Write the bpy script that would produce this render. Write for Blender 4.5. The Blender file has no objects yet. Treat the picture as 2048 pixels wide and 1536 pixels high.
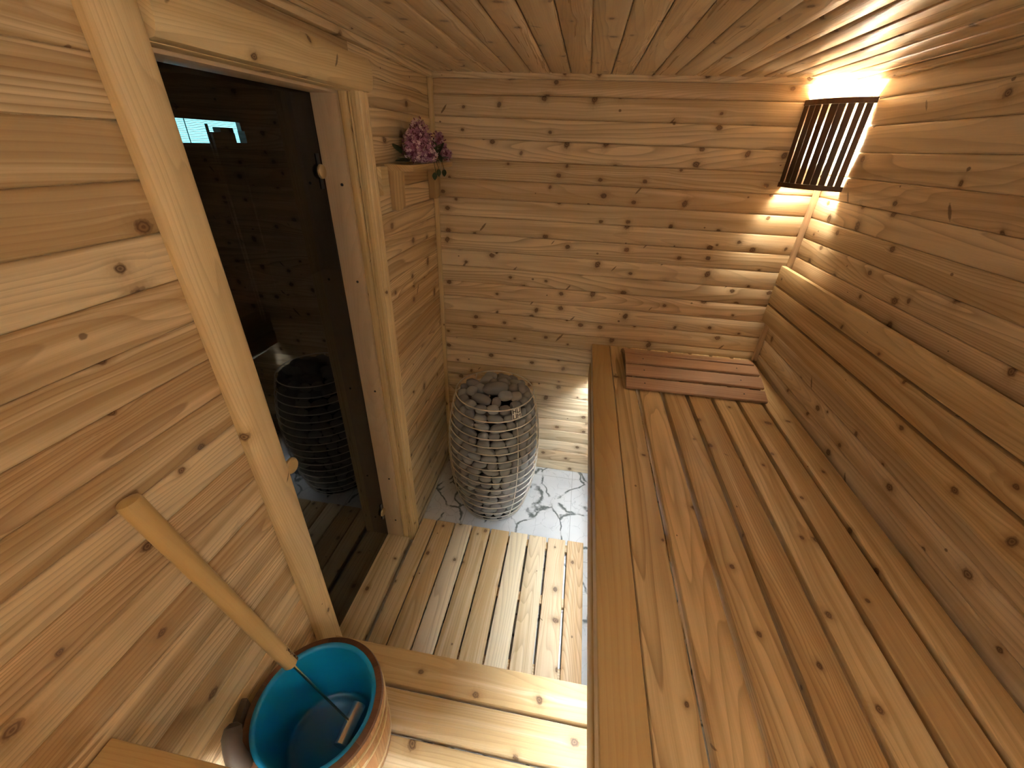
import bpy, bmesh, math, random
from mathutils import Vector, Matrix, noise
random.seed(7)
sc = bpy.context.scene
C = sc.collection
PI = math.pi

# ------------------------------------------------------------------ camera
cam = bpy.data.cameras.new('camera'); cam.sensor_width = 36; cam.sensor_fit = 'HORIZONTAL'
cam.lens = 14.2528; cam.clip_start = 0.02
co = bpy.data.objects.new('camera', cam); C.objects.link(co)
_r = Vector((0.98624008, 0.1616946, 0.03442909)); _u = Vector((-0.11117671, 0.49456874, 0.86199855)); _f = Vector((-0.12235296, 0.85396523, -0.50574019))
M = Matrix(((_r.x, _u.x, -_f.x, 0.7189812), (_r.y, _u.y, -_f.y, -2.09434256), (_r.z, _u.z, -_f.z, 1.86763563), (0, 0, 0, 1)))
co.matrix_world = M
sc.camera = co

# ------------------------------------------------------------------ world, exposure
w = bpy.data.worlds.new('world'); sc.world = w; w.use_nodes = True
w.node_tree.nodes['Background'].inputs[0].default_value = (0.9, 0.95, 1.0, 1)
w.node_tree.nodes['Background'].inputs[1].default_value = 0.02
sc.view_settings.view_transform = 'Standard'; sc.view_settings.look = 'None'
sc.view_settings.gamma = 1; sc.view_settings.use_curve_mapping = False
sc.view_settings.exposure = 1.15
BULB = 200.0        # radiance of the sconce bulbs
BULB_ADDED = 860.0  # radiance of the unseen bulbs added behind the camera
LED = 165.0          # radiance of the strips under the benches
WARM = (1.0, 0.97, 0.84); LEDC = (0.88, 0.99, 1.06)

# ------------------------------------------------------------------ room numbers
W = 1.707; H = 2.13; Y0 = -2.62; BZ = 0.942; ST = 0.36
PITCH = 0.0825; SEAM0 = 2.056

# ------------------------------------------------------------------ node helpers
def new_mat(name):
    m = bpy.data.materials.new(name); m.use_nodes = True
    return m, m.node_tree, m.node_tree.nodes['Principled BSDF']
class NT:
    def __init__(s, nt): s.nt = nt
    def n(s, t, **k):
        x = s.nt.nodes.new(t)
        for a, v in k.items(): setattr(x, a, v)
        return x
    def l(s, a, b): s.nt.links.new(a, b)
    def val(s, sock, v):
        if hasattr(v, 'is_linked') or isinstance(v, bpy.types.NodeSocket): s.l(v, sock)
        else: sock.default_value = v
    def m(s, op, a, b=0.0, c=0.0, clamp=False):
        x = s.n('ShaderNodeMath', operation=op, use_clamp=clamp)
        s.val(x.inputs[0], a); s.val(x.inputs[1], b); s.val(x.inputs[2], c)
        return x.outputs[0]
    def mix(s, f, a, b, mode='MIX'):
        x = s.n('ShaderNodeMix', data_type='RGBA', blend_type=mode)
        s.val(x.inputs[0], f); s.val(x.inputs[6], a); s.val(x.inputs[7], b)
        return x.outputs[2]
    def comb(s, x, y, z=0.0):
        n = s.n('ShaderNodeCombineXYZ'); s.val(n.inputs[0], x); s.val(n.inputs[1], y); s.val(n.inputs[2], z); return n.outputs[0]
    def noise(s, vec, scale=1.0, detail=2.0, rough=0.5):
        n = s.n('ShaderNodeTexNoise', noise_dimensions='3D'); s.l(vec, n.inputs['Vector'])
        n.inputs['Scale'].default_value = scale; n.inputs['Detail'].default_value = detail; n.inputs['Roughness'].default_value = rough
        return n.outputs['Fac']
    def ss(s, v, a, b):
        n = s.n('ShaderNodeMapRange', interpolation_type='SMOOTHSTEP'); s.val(n.inputs[0], v)
        n.inputs[1].default_value = a; n.inputs[2].default_value = b; return n.outputs[0]

def wood(name, light, mid, dark, knot=(0.10, 0.045, 0.02), density=0.5, ksize=1.0, rough=0.42, contrast=1.0, spec=0.4, tonevar=1.0, kv=11.0):
    """knotty softwood; the UV map runs in metres, u along the grain, 'tone' holds random numbers per board"""
    m, nt, bs = new_mat(name); N = NT(nt)
    uv = N.n('ShaderNodeUVMap', uv_map='UVMap'); sp = N.n('ShaderNodeSeparateXYZ'); N.l(uv.outputs[0], sp.inputs[0])
    u, v = sp.outputs[0], sp.outputs[1]
    at = N.n('ShaderNodeAttribute', attribute_name='tone'); st = N.n('ShaderNodeSeparateColor'); N.l(at.outputs['Color'], st.inputs[0])
    t1, t2, t3 = st.outputs[0], st.outputs[1], st.outputs[2]
    KU = 5.5
    def knots(KU, KV, seed, dens, rmin, rmax, stretch):
        vec = N.comb(N.m('ADD', N.m('MULTIPLY', u, KU), seed), N.m('MULTIPLY', v, KV))
        vo = N.n('ShaderNodeTexVoronoi', voronoi_dimensions='2D', feature='F1'); N.l(vec, vo.inputs['Vector'])
        vo.inputs['Scale'].default_value = 1.0; vo.inputs['Randomness'].default_value = 0.9
        pp = N.n('ShaderNodeSeparateXYZ'); N.l(vo.outputs['Position'], pp.inputs[0])
        vs = N.n('ShaderNodeSeparateXYZ'); N.l(vec, vs.inputs[0])
        dx = N.m('DIVIDE', N.m('SUBTRACT', vs.outputs[0], pp.outputs[0]), KU)
        dy = N.m('DIVIDE', N.m('SUBTRACT', vs.outputs[1], pp.outputs[1]), KV)
        cs = N.n('ShaderNodeSeparateColor'); N.l(vo.outputs['Color'], cs.inputs[0])
        keep = N.m('GREATER_THAN', cs.outputs[0], 1 - dens)
        rad = N.m('MULTIPLY_ADD', cs.outputs[1], rmax - rmin, rmin)
        # elongate some of the knots across the grain (spike knots)
        sy = N.m('MULTIPLY_ADD', N.m('GREATER_THAN', cs.outputs[2], 0.72), stretch, 1.0)
        dx = N.m('SUBTRACT', dx, N.m('MULTIPLY', N.m('MULTIPLY', dy, N.m('SUBTRACT', sy, 1.0)), 0.25))
        d = N.m('SQRT', N.m('ADD', N.m('POWER', N.m('DIVIDE', dx, 1.25), 2), N.m('POWER', N.m('DIVIDE', dy, sy), 2)))
        wob = N.m('MULTIPLY_ADD', N.noise(N.comb(N.m('MULTIPLY', u, 120), N.m('MULTIPLY', v, 120)), 1, 1), 0.7, 0.65)
        q = N.m('DIVIDE', N.m('MULTIPLY', d, wob), rad)
        return dx, dy, keep, q, rad
    dx, dy, keep, q, rad = knots(KU, kv, 0.0, density, 0.0045 * ksize, 0.0115 * ksize, 0.6)
    ex = N.m('EXPONENT', N.m('MULTIPLY', N.m('ADD', N.m('POWER', N.m('DIVIDE', dx, 0.045), 2), N.m('POWER', N.m('DIVIDE', dy, 0.016), 2)), -1.0))
    ex = N.m('MULTIPLY', ex, keep)
    bend = N.noise(N.comb(N.m('MULTIPLY', u, 1.3), N.m('MULTIPLY', v, 2.0), t3), 1, 2)
    g = N.m('SUBTRACT', v, N.m('MULTIPLY', N.m('MULTIPLY', dy, ex), 0.85))
    g = N.m('ADD', g, N.m('MULTIPLY', bend, 0.045))
    # growth rings: contour lines of a slow field give straight grain and cathedrals
    field = N.noise(N.comb(N.m('MULTIPLY', u, 0.55), N.m('MULTIPLY', g, 7.0), t2), 1, 1, 0.4)
    ringc = N.m('ADD', N.m('MULTIPLY', field, N.m('MULTIPLY_ADD', t2, 26.0, 10.0)), N.m('MULTIPLY', g, N.m('MULTIPLY_ADD', t1, 80.0, 20.0)))
    fr = N.m('FRACT', ringc)
    late = N.m('POWER', fr, 3.0); late = N.m('MULTIPLY', late, N.ss(fr, 1.0, 0.93))
    streak = N.noise(N.comb(N.m('MULTIPLY', u, 1.1), N.m('MULTIPLY', g, 60.0), t3), 1, 3, 0.6)
    fine = N.noise(N.comb(N.m('MULTIPLY', u, 9.0), N.m('MULTIPLY', g, 420.0)), 1, 2, 0.6)
    broad = N.noise(N.comb(N.m('MULTIPLY', u, 0.9), N.m('MULTIPLY', g, 9.0), t1), 1, 2)
    bands = N.noise(N.comb(N.m('MULTIPLY', u, 0.6), N.m('MULTIPLY', g, 26.0), t2), 1, 2, 0.5)
    fac = N.m('ADD', N.m('MULTIPLY', N.m('SUBTRACT', broad, 0.5), 1.2), N.m('MULTIPLY', N.m('SUBTRACT', streak, 0.5), 1.4))
    fac = N.m('ADD', fac, N.m('MULTIPLY', N.m('SUBTRACT', bands, 0.5), 1.7))
    fac = N.m('ADD', fac, N.m('MULTIPLY', N.m('SUBTRACT', t1, 0.5), 0.75 * tonevar))
    fac = N.m('ADD', N.m('MULTIPLY', fac, contrast), 0.45, clamp=True)
    base = N.mix(fac, (*light, 1), (*mid, 1))
    base = N.mix(N.m('MULTIPLY', late, N.m('MULTIPLY_ADD', t3, 0.35 * contrast, 0.22 * contrast)), base, (*dark, 1))
    base = N.mix(N.m('MULTIPLY', N.m('SUBTRACT', fine, 0.35), 0.35), base, (*dark, 1))
    # reddish or pale boards
    base = N.mix(N.m('MULTIPLY', N.ss(t2, 0.55, 1.0), 0.2 * tonevar), base, N.mix(1.0, base, (1.0, 0.72, 0.56, 1), 'MULTIPLY'))
    halo = N.m('MULTIPLY', N.m('EXPONENT', N.m('MULTIPLY', N.m('POWER', q, 2), -0.35)), keep)
    base = N.mix(N.m('MULTIPLY', halo, 0.68), base, (*dark, 1))
    core = N.m('MULTIPLY', N.ss(q, 1.05, 0.75), keep)
    ringk = N.m('MULTIPLY_ADD', N.m('SINE', N.m('MULTIPLY', q, 14.0)), 0.22, 0.72)
    base = N.mix(N.m('MULTIPLY', core, ringk), base, (*knot, 1))
    # second layer: pin knots
    dx2, dy2, keep2, q2, r2 = knots(4.0, kv * 0.8, 37.3, density * 0.7, 0.0018 * ksize, 0.0050 * ksize, 3.0)
    core2 = N.m('MULTIPLY', N.ss(q2, 1.2, 0.7), keep2)
    base = N.mix(N.m('MULTIPLY', core2, 0.75), base, (*knot, 1))
    N.l(base, bs.inputs['Base Color'])
    bs.inputs['Roughness'].default_value = rough
    N.l(N.m('MULTIPLY_ADD', streak, 0.2, rough - 0.1), bs.inputs['Roughness'])
    bs.inputs['Specular IOR Level'].default_value = spec
    bp = N.n('ShaderNodeBump'); bp.inputs['Strength'].default_value = 0.25; bp.inputs['Distance'].default_value = 0.002
    N.l(N.m('SUBTRACT', N.m('MULTIPLY_ADD', late, -0.3, fine), core), bp.inputs['Height']); N.l(bp.outputs[0], bs.inputs['Normal'])
    return m

def plain(name, col, rough=0.5, metal=0.0, spec=0.5, nscale=0, namp=0.0, bump=0.0):
    m, nt, bs = new_mat(name); N = NT(nt)
    bs.inputs['Base Color'].default_value = (*col, 1)
    bs.inputs['Roughness'].default_value = rough; bs.inputs['Metallic'].default_value = metal; bs.inputs['Specular IOR Level'].default_value = spec
    if nscale:
        tc = N.n('ShaderNodeTexCoord'); f = N.noise(tc.outputs['Object'], nscale, 3, 0.6)
        N.l(N.mix(f, (*[c * (1 - namp) for c in col], 1), (*[min(1, c * (1 + namp)) for c in col], 1)), bs.inputs['Base Color'])
        if bump:
            bp = N.n('ShaderNodeBump'); bp.inputs['Strength'].default_value = bump; bp.inputs['Distance'].default_value = 0.003
            N.l(f, bp.inputs['Height']); N.l(bp.outputs[0], bs.inputs['Normal'])
    return m

def emit(name, col, s):
    m, nt, bs = new_mat(name)
    bs.inputs['Base Color'].default_value = (0.8, 0.8, 0.8, 1)
    bs.inputs['Emission Color'].default_value = (*col, 1); bs.inputs['Emission Strength'].default_value = s
    return m

MW = wood('cedar_wall', (0.84, 0.675, 0.455), (0.57, 0.42, 0.245), (0.30, 0.18, 0.085), density=0.58, ksize=1.15, contrast=1.35, kv=13)
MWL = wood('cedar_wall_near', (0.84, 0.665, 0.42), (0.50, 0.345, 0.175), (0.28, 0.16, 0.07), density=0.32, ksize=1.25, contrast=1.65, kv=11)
MC = wood('cedar_ceiling', (0.84, 0.67, 0.46), (0.64, 0.48, 0.30), (0.32, 0.20, 0.11), density=0.5, ksize=0.8, rough=0.30, spec=0.6, kv=13)
MB = wood('cedar_bench', (0.78, 0.58, 0.32), (0.50, 0.335, 0.16), (0.25, 0.14, 0.055), density=0.45, ksize=0.85, contrast=1.5, kv=10)
MFA = wood('cedar_fascia', (0.56, 0.385, 0.175), (0.48, 0.315, 0.13), (0.30, 0.14, 0.045), density=0.10, ksize=0.7, contrast=0.7, tonevar=0.3)
MD = wood('cedar_duckboard', (0.86, 0.70, 0.47), (0.60, 0.41, 0.20), (0.32, 0.18, 0.07), density=0.5, contrast=1.25, tonevar=1.7, kv=9)
MT = wood('pale_casing', (0.82, 0.65, 0.38), (0.66, 0.47, 0.23), (0.40, 0.25, 0.10), density=0.35, ksize=0.9, contrast=0.9, tonevar=0.5, kv=9)
MJ = wood('smooth_jamb', (0.62, 0.47, 0.31), (0.54, 0.39, 0.25), (0.36, 0.24, 0.14), density=0.05, contrast=0.5, tonevar=0.4)
MR = wood('red_cedar', (0.44, 0.265, 0.16), (0.34, 0.185, 0.105), (0.17, 0.08, 0.04), density=0.05, contrast=0.9, tonevar=0.8)
MS = wood('shelf_oak', (0.60, 0.42, 0.21), (0.42, 0.27, 0.12), (0.2, 0.11, 0.04), density=0.02, contrast=1.1, tonevar=0.4)
MK = wood('dark_lamp_wood', (0.10, 0.045, 0.02), (0.06, 0.025, 0.012), (0.03, 0.012, 0.006), density=0.0, contrast=0.8)
MH = wood('birch_handle', (0.60, 0.43, 0.19), (0.50, 0.34, 0.14), (0.45, 0.25, 0.1), density=0.0, contrast=0.5, tonevar=0.2, rough=0.35)
MDK = wood('dark_bucket_wood', (0.095, 0.035, 0.016), (0.055, 0.02, 0.009), (0.04, 0.012, 0.006), density=0.0, contrast=0.9, tonevar=1.6)
MBS = wood('bucket_stave', (0.60, 0.36, 0.17), (0.40, 0.20, 0.085), (0.2, 0.07, 0.025), density=0.0, contrast=0.9, tonevar=1.8)
M_hoop = plain('pale_hoop', (0.78, 0.62, 0.36), 0.4)
M_blue = plain('blue_plastic', (0.003, 0.165, 0.36), 0.28, spec=0.5)
M_steel = plain('steel_wire', (0.86, 0.82, 0.75), 0.36, metal=1.0)
M_scoop = plain('scoop_steel', (0.75, 0.72, 0.69), 0.25, metal=1.0)
M_brass = plain('brass_rod', (0.75, 0.66, 0.45), 0.25, metal=1.0)
M_grip = plain('dark_grip', (0.028, 0.013, 0.008), 0.6)
M_black = plain('black_metal', (0.012, 0.012, 0.012), 0.5)
M_dark = plain('charred_mark', (0.06, 0.025, 0.01), 0.7)
M_stone = plain('sauna_stone', (0.23, 0.226, 0.23), 0.75, nscale=60, namp=0.35, bump=0.5)
M_stone2 = plain('sauna_stone_brown', (0.28, 0.265, 0.255), 0.75, nscale=60, namp=0.35, bump=0.5)
M_stone3 = plain('sauna_stone_grey', (0.33, 0.332, 0.338), 0.75, nscale=60, namp=0.3, bump=0.5)
M_petal = plain('lilac_petal', (0.46, 0.22, 0.36), 0.6, nscale=40, namp=0.5)
M_petal2 = plain('lilac_petal_pale', (0.82, 0.58, 0.66), 0.6, nscale=40, namp=0.3)
M_bud = plain('lilac_bud', (0.19, 0.045, 0.10), 0.6, nscale=40, namp=0.4)
M_leaf = plain('leaf', (0.035, 0.06, 0.025), 0.5, nscale=25, namp=0.5)
M_stem = plain('pale_stem', (0.55, 0.52, 0.4), 0.6)
M_bulb = emit('bulb_glow', (1.0, 0.90, 0.68), BULB)
M_bulb_added = emit('bulb_glow_added', WARM, BULB_ADDED)
M_led = emit('led_glow', LEDC, LED)
M_day = emit('daylight', (0.22, 0.72, 0.95), 13.0)
M_slat = plain('blind_slat', (0.06, 0.12, 0.15), 0.6)
M_outer = plain('outer_room', (0.03, 0.027, 0.024), 0.9)
M_caulk = plain('pale_strip', (0.62, 0.55, 0.42), 0.5)

def tile_mat():
    m, nt, bs = new_mat('marble_tile'); N = NT(nt)
    tc = N.n('ShaderNodeTexCoord'); sp = N.n('ShaderNodeSeparateXYZ'); N.l(tc.outputs['Object'], sp.inputs[0])
    x, y = sp.outputs[0], sp.outputs[1]
    def vein(scale, seed, wd, dist):
        nz = N.n('ShaderNodeTexNoise'); nz.inputs['Scale'].default_value = scale * 1.6; nz.inputs['Detail'].default_value = 4
        N.l(N.comb(x, y, seed), nz.inputs['Vector'])
        ad = N.n('ShaderNodeVectorMath', operation='MULTIPLY_ADD'); N.l(nz.outputs['Color'], ad.inputs[0]); ad.inputs[1].default_value = (dist,) * 3; N.l(N.comb(N.m('MULTIPLY', x, 1.3), y, seed), ad.inputs[2])
        vo = N.n('ShaderNodeTexVoronoi', feature='DISTANCE_TO_EDGE'); N.l(ad.outputs[0], vo.inputs['Vector']); vo.inputs['Scale'].default_value = scale
        br = N.noise(N.comb(x, y, seed + 3), scale * 3.0, 3)
        return N.m('MULTIPLY', N.ss(vo.outputs['Distance'], wd, wd * 0.15), N.ss(br, 0.36, 0.52))
    v1 = vein(4.2, 1.7, 0.050, 0.16); v2 = vein(9.0, 5.1, 0.025, 0.08)
    cl = N.noise(N.comb(x, y, 9.0), 3.0, 4)
    base = N.mix(N.ss(cl, 0.35, 0.75), (0.78, 0.78, 0.78, 1), (0.60, 0.60, 0.61, 1))
    base = N.mix(N.m('MULTIPLY', v2, 0.35), base, (0.30, 0.31, 0.32, 1))
    base = N.mix(N.m('MULTIPLY', v1, 0.9), base, (0.085, 0.10, 0.095, 1))
    def joint(c, off, per):
        a = N.m('ABSOLUTE', N.m('SUBTRACT', N.m('FRACT', N.m('DIVIDE', N.m('SUBTRACT', c, off), per)), 0.5))
        return N.m('GREATER_THAN', a, 0.5 - 0.0016 / per)
    j = N.m('MAXIMUM', joint(x, 0.852, 0.61), joint(y, -0.68, 0.61))
    base = N.mix(N.m('MULTIPLY', j, 0.6), base, (0.30, 0.30, 0.29, 1))
    N.l(base, bs.inputs['Base Color']); bs.inputs['Roughness'].default_value = 0.22
    return m
M_tile = tile_mat()

def glass_mat():
    m, nt, bs = new_mat('smoked_glass')
    bs.inputs['Base Color'].default_value = (0.10, 0.085, 0.07, 1)
    bs.inputs['Transmission Weight'].default_value = 1.0; bs.inputs['Roughness'].default_value = 0.0; bs.inputs['IOR'].default_value = 1.44
    return m
M_glass = glass_mat()

# ------------------------------------------------------------------ mesh builder
class MBld:
    def __init__(s):
        s.bm = bmesh.new(); s.uv = s.bm.loops.layers.uv.new('UVMap'); s.tn = s.bm.loops.layers.float_color.new('tone')
    def _fill(s, faces, fn, tone=None):
        tone = tone or (random.random(), random.random(), random.random())
        ou, ov = random.uniform(0, 60), random.uniform(0, 60)
        for f in faces:
            for l in f.loops:
                a, b = fn(l, f)
                l[s.uv].uv = (a + ou, b + ov); l[s.tn] = (*tone, 1)
    def extrude(s, prof, axis, t0, t1, tone=None, segs=1, mat=None):
        """prof: closed 2D outline; axis the grain direction. x:(t,a,b) y:(a,t,b) z:(a,b,t)"""
        def P(t, a, b):
            p = {'x': (t, a, b), 'y': (a, t, b), 'z': (a, b, t)}[axis]
            return mat @ Vector(p) if mat is not None else Vector(p)
        n = len(prof); rows = []
        for k in range(segs + 1):
            t = t0 + (t1 - t0) * k / segs
            rows.append([s.bm.verts.new(P(t, a, b)) for a, b in prof])
        cum = [0]
        for i in range(n):
            a, b = prof[i], prof[(i + 1) % n]; cum.append(cum[-1] + math.hypot(a[0] - b[0], a[1] - b[1]))
        tone = tone or (random.random(), random.random(), random.random()); ou, ov = random.uniform(0, 60), random.uniform(0, 60)
        for k in range(segs):
            ta, tb = t0 + (t1 - t0) * k / segs, t0 + (t1 - t0) * (k + 1) / segs
            for i in range(n):
                j = (i + 1) % n
                f = s.bm.faces.new((rows[k][i], rows[k][j], rows[k + 1][j], rows[k + 1][i]))
                for l, (uu, vv) in zip(f.loops, ((ta, cum[i]), (ta, cum[i + 1]), (tb, cum[i + 1]), (tb, cum[i]))):
                    l[s.uv].uv = (uu + ou, vv + ov); l[s.tn] = (*tone, 1)
        for row, t in ((rows[0], t0), (rows[-1], t1)):
            f = s.bm.faces.new(row)
            for l, (a, b) in zip(f.loops, prof):
                l[s.uv].uv = (t + ou + a * 0.25, ov + b + a); l[s.tn] = (*tone, 1)
        return s
    def board(s, x0, x1, y0, y1, z0, z1, axis, c=0.004, tone=None, mat=None):
        R = {'x': ((y0, y1), (z0, z1), x0, x1), 'y': ((x0, x1), (z0, z1), y0, y1), 'z': ((x0, x1), (y0, y1), z0, z1)}[axis]
        (a0, a1), (b0, b1), t0, t1 = R
        c = min(c, (a1 - a0) * 0.45, (b1 - b0) * 0.45)
        k = c * 0.3
        prof = [(a0 + c, b0), (a1 - c, b0), (a1 - k, b0 + k), (a1, b0 + c), (a1, b1 - c), (a1 - k, b1 - k), (a1 - c, b1), (a0 + c, b1), (a0 + k, b1 - k), (a0, b1 - c), (a0, b0 + c), (a0 + k, b0 + k)]
        return s.extrude(prof, axis, t0, t1, tone, mat=mat)
    def box(s, x0, x1, y0, y1, z0, z1):
        return s.board(x0, x1, y0, y1, z0, z1, 'x', 0.0005)
    def tube(s, pts, rad, n=10, closed=False, tone=None, cap=True):
        pts = [Vector(p) for p in pts]; R = rad if isinstance(rad, (list, tuple)) else [rad] * len(pts)
        rows = []; N_ = len(pts); up = None; run = [0]
        for i in range(N_):
            a = pts[(i - 1) % N_] if (closed or i > 0) else pts[i]; b = pts[(i + 1) % N_] if (closed or i < N_ - 1) else pts[i]
            d = (b - a).normalized()
            if up is None: up = Vector((0, 0, 1)) if abs(d.z) < 0.9 else Vector((1, 0, 0))
            x = d.cross(up).normalized(); y = x.cross(d).normalized(); up = y
            rows.append([s.bm.verts.new(pts[i] + (x * math.cos(q) + y * math.sin(q)) * R[i]) for q in (2 * PI * k / n for k in range(n))])
            if i: run.append(run[-1] + (pts[i] - pts[i - 1]).length)
        faces = []
        tone = tone or (random.random(), random.random(), random.random()); ou, ov = random.uniform(0, 60), random.uniform(0, 60)
        per = 2 * PI * max(R)
        for i in range(N_ if closed else N_ - 1):
            j = (i + 1) % N_
            for k in range(n):
                f = s.bm.faces.new((rows[i][k], rows[i][(k + 1) % n], rows[j][(k + 1) % n], rows[j][k]))
                ra, rb = run[i], run[j] if j else run[i] + 0.01
                for l, (uu, vv) in zip(f.loops, ((ra, k / n), (ra, (k + 1) / n), (rb, (k + 1) / n), (rb, k / n))):
                    l[s.uv].uv = (uu + ou, vv * per + ov); l[s.tn] = (*tone, 1)
        if cap and not closed:
            for row in (rows[0], rows[-1]):
                f = s.bm.faces.new(row); s._fill([f], lambda l, f: (l.vert.co.x, l.vert.co.y + l.vert.co.z), tone)
        return s
    def lathe(s, prof, cx, cy, n=64, a0=0.0, a1=2 * PI, tone=None):
        """prof: (r,z) closed outline if a full turn of a solid ring"""
        full = abs(a1 - a0 - 2 * PI) < 1e-6; cols = []
        m = n if full else n + 1
        for k in range(m):
            q = a0 + (a1 - a0) * k / n
            cols.append([s.bm.verts.new((cx + r * math.cos(q), cy + r * math.sin(q), z)) for r, z in prof])
        tone = tone or (random.random(), random.random(), random.random()); ou, ov = random.uniform(0, 60), random.uniform(0, 60)
        P = len(prof)
        for k in range(n):
            A, B = cols[k], cols[(k + 1) % m]
            for i in range(P):
                j = (i + 1) % P
                try: f = s.bm.faces.new((A[i], A[j], B[j], B[i]))
                except ValueError: continue
                for l in f.loops:
                    l[s.uv].uv = (l.vert.co.z + ou, (k + (1 if l.vert in B else 0)) * (a1 - a0) / n * max(r for r, _ in prof) + ov); l[s.tn] = (*tone, 1)
        if not full:
            for col in (cols[0], cols[-1]):
                f = s.bm.faces.new(col); s._fill([f], lambda l, f: (l.vert.co.z, l.vert.co.x), tone)
        return s
    def build(s, name, mat, parent=None, smooth=35, origin=None):
        bmesh.ops.recalc_face_normals(s.bm, faces=s.bm.faces[:])
        o_ = Vector(parent.location) if parent is not None and origin is None else Vector(origin or (0, 0, 0))
        if parent is not None and parent.parent is not None: o_ = Vector(parent.location) + Vector(parent.parent.location)
        bmesh.ops.translate(s.bm, verts=s.bm.verts[:], vec=-o_)
        me = bpy.data.meshes.new(name); s.bm.to_mesh(me); s.bm.free()
        me.materials.append(mat)
        if smooth:
            for p in me.polygons: p.use_smooth = True
            try: me.set_sharp_from_angle(angle=math.radians(smooth))
            except Exception: pass
        ob = bpy.data.objects.new(name, me); C.objects.link(ob)
        if parent is not None: ob.parent = parent
        else: ob.location = o_
        return ob
def tag(o, label=None, cat=None, group=None, kind=None):
    if label: o['label'] = label
    if cat: o['category'] = cat
    if group: o['group'] = group
    if kind: o['kind'] = kind
    return o
def thing(name, label, cat, loc=(0, 0, 0), group=None, kind=None):
    o = bpy.data.objects.new(name, None); C.objects.link(o); o.location = loc; o.empty_display_size = 0.05
    return tag(o, label, cat, group, kind)
def struct(mb, name, mat, label=None, **k):
    o = mb.build(name, mat, **k); o['kind'] = 'structure'
    if label: o['label'] = label
    return o

# ------------------------------------------------------------------ room shell
def seams(off=0.0):
    z = SEAM0 + off; out = [H]
    while z > -0.02: out.append(z); z -= PITCH
    out.append(-0.0)
    return [q for i, q in enumerate(out) if i == 0 or out[i - 1] - q > 0.012]
T = 0.0058; CH = 0.0046
def plank_prof(a, b, surf, inward):
    """profile (depth, across) of a tongue and groove plank with eased edges; surf = face position, inward = +1/-1 direction of the room"""
    g = 0.0003
    back = surf - inward * T
    return [(back, a + g), (surf - inward * CH, a + g), (surf - inward * CH * 0.35, a + g + CH * 0.45), (surf, a + g + CH * 1.3), (surf, b - g - CH * 1.3), (surf - inward * CH * 0.35, b - g - CH * 0.45), (surf - inward * CH, b - g), (back, b - g)]
def planks(name, segs, axis, surf, inward, off, mat, slab):
    """segs: list of (t0,t1,zlo,zhi) stretches of wall"""
    m = MBld()
    zs = seams(off)
    for t0, t1, lo, hi in segs:
        for i in range(len(zs) - 1):
            b, a = min(zs[i], hi), max(zs[i + 1], lo)
            if b - a < 0.012: continue
            m.extrude(plank_prof(a, b, surf, inward), axis, t0, t1)
    for s_ in slab: m.box(*s_)
    return struct(m, name, mat)
DY0, DY1, DZ = -1.385, -0.712, 1.995        # door opening
# left wall: x = 0, planks run along y
planks('wall_left', [(DY1 + 0.02, 0, 0.02, H), (Y0, DY0 - 0.02, 0, H), (DY0 - 0.02, DY1 + 0.02, DZ + 0.02, H)], 'y', 0.0, 1, -0.010, MWL,
       [(-0.13, -0.0060, DY1 + 0.025, 0.0, 0, H), (-0.13, -0.0060, Y0, DY0 - 0.025, 0, H), (-0.13, -0.0060, DY0 - 0.025, DY1 + 0.025, DZ + 0.025, H)])
def yp(m_, segs, surf, inward, off, axis): pass
# back wall: y = 0, planks run along x ; profile is (y,z)
planks('wall_back', [(0.0, W, 0, H)], 'x', 0.0, -1, 0.0, MW, [(-0.13, W + 0.13, 0.0060, 0.13, 0, H)])
planks('wall_right', [(Y0, 0.0, 0, H)], 'y', W, -1, 0.0, MW, [(W + 0.0060, W + 0.13, Y0, 0.0, 0, H)])
planks('wall_front', [(0.0, W, 0, H)], 'x', Y0, 1, 0.0, MW, [(-0.13, W + 0.13, Y0 - 0.13, Y0 - 0.0060, 0, H)])
# ceiling planks run along y, gaps every 0.0817 m
m = MBld(); xs = [0.0] + [0.041 + 0.0817 * k for k in range(21)]; xs = [x for x in xs if x < W - 0.02] + [W]
g = 0.0016
for a, b in zip(xs[:-1], xs[1:]):
    c = 0.006
    m.extrude([(a + g, H + T), (a + g, H + CH), (a + g + c * 0.4, H + CH * 0.35), (a + g + c, H), (b - g - c, H), (b - g - c * 0.4, H + CH * 0.35), (b - g, H + CH), (b - g, H + T)], 'y', Y0, -0.024)
m.box(-0.13, W + 0.13, Y0 - 0.13, 0.13, H + 0.0105, H + 0.1)
struct(m, 'ceiling', MC)
# floor
m = MBld(); m.box(-0.13, W + 0.13, Y0 - 0.13, 0.13, -0.06, 0.0)
struct(m, 'floor', M_tile, smooth=0)
# trims
def trim(n_, label, args, axis, mat=MT, c=0.003):
    m = MBld(); m.board(*args, axis, c); struct(m, 'trim_%d' % n_, mat, label)
S = 0.021
trim(1, 'upright cedar corner strip where the left and back walls meet', (0.0005, S, -S, -0.0005, 0.002, H - 0.02), 'z')
trim(2, 'upright cedar corner strip in the right back corner below the lamp', (W - S, W - 0.0005, -S, -0.0005, BZ + 0.001, H - 0.02), 'z', MJ)
trim(3, 'cedar ceiling strip along the back wall', (0.0, W, -0.024, -0.0005, H - 0.02, H + 0.006), 'x', MW)
trim(4, 'cedar ceiling strip along the left wall', (0.0005, 0.024, Y0, -0.024, H - 0.02, H - 0.0005), 'y', MW)
trim(5, 'cedar ceiling strip along the right wall', (W - 0.024, W - 0.0005, Y0, -0.024, H - 0.02, H - 0.0005), 'y', MW)
m = MBld(); m.board(0.0005, 0.012, -0.62, -0.022, 0.001, 0.022, 'y', 0.002); o = m.build('baseboard_left', M_caulk); tag(o, kind='structure')

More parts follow.
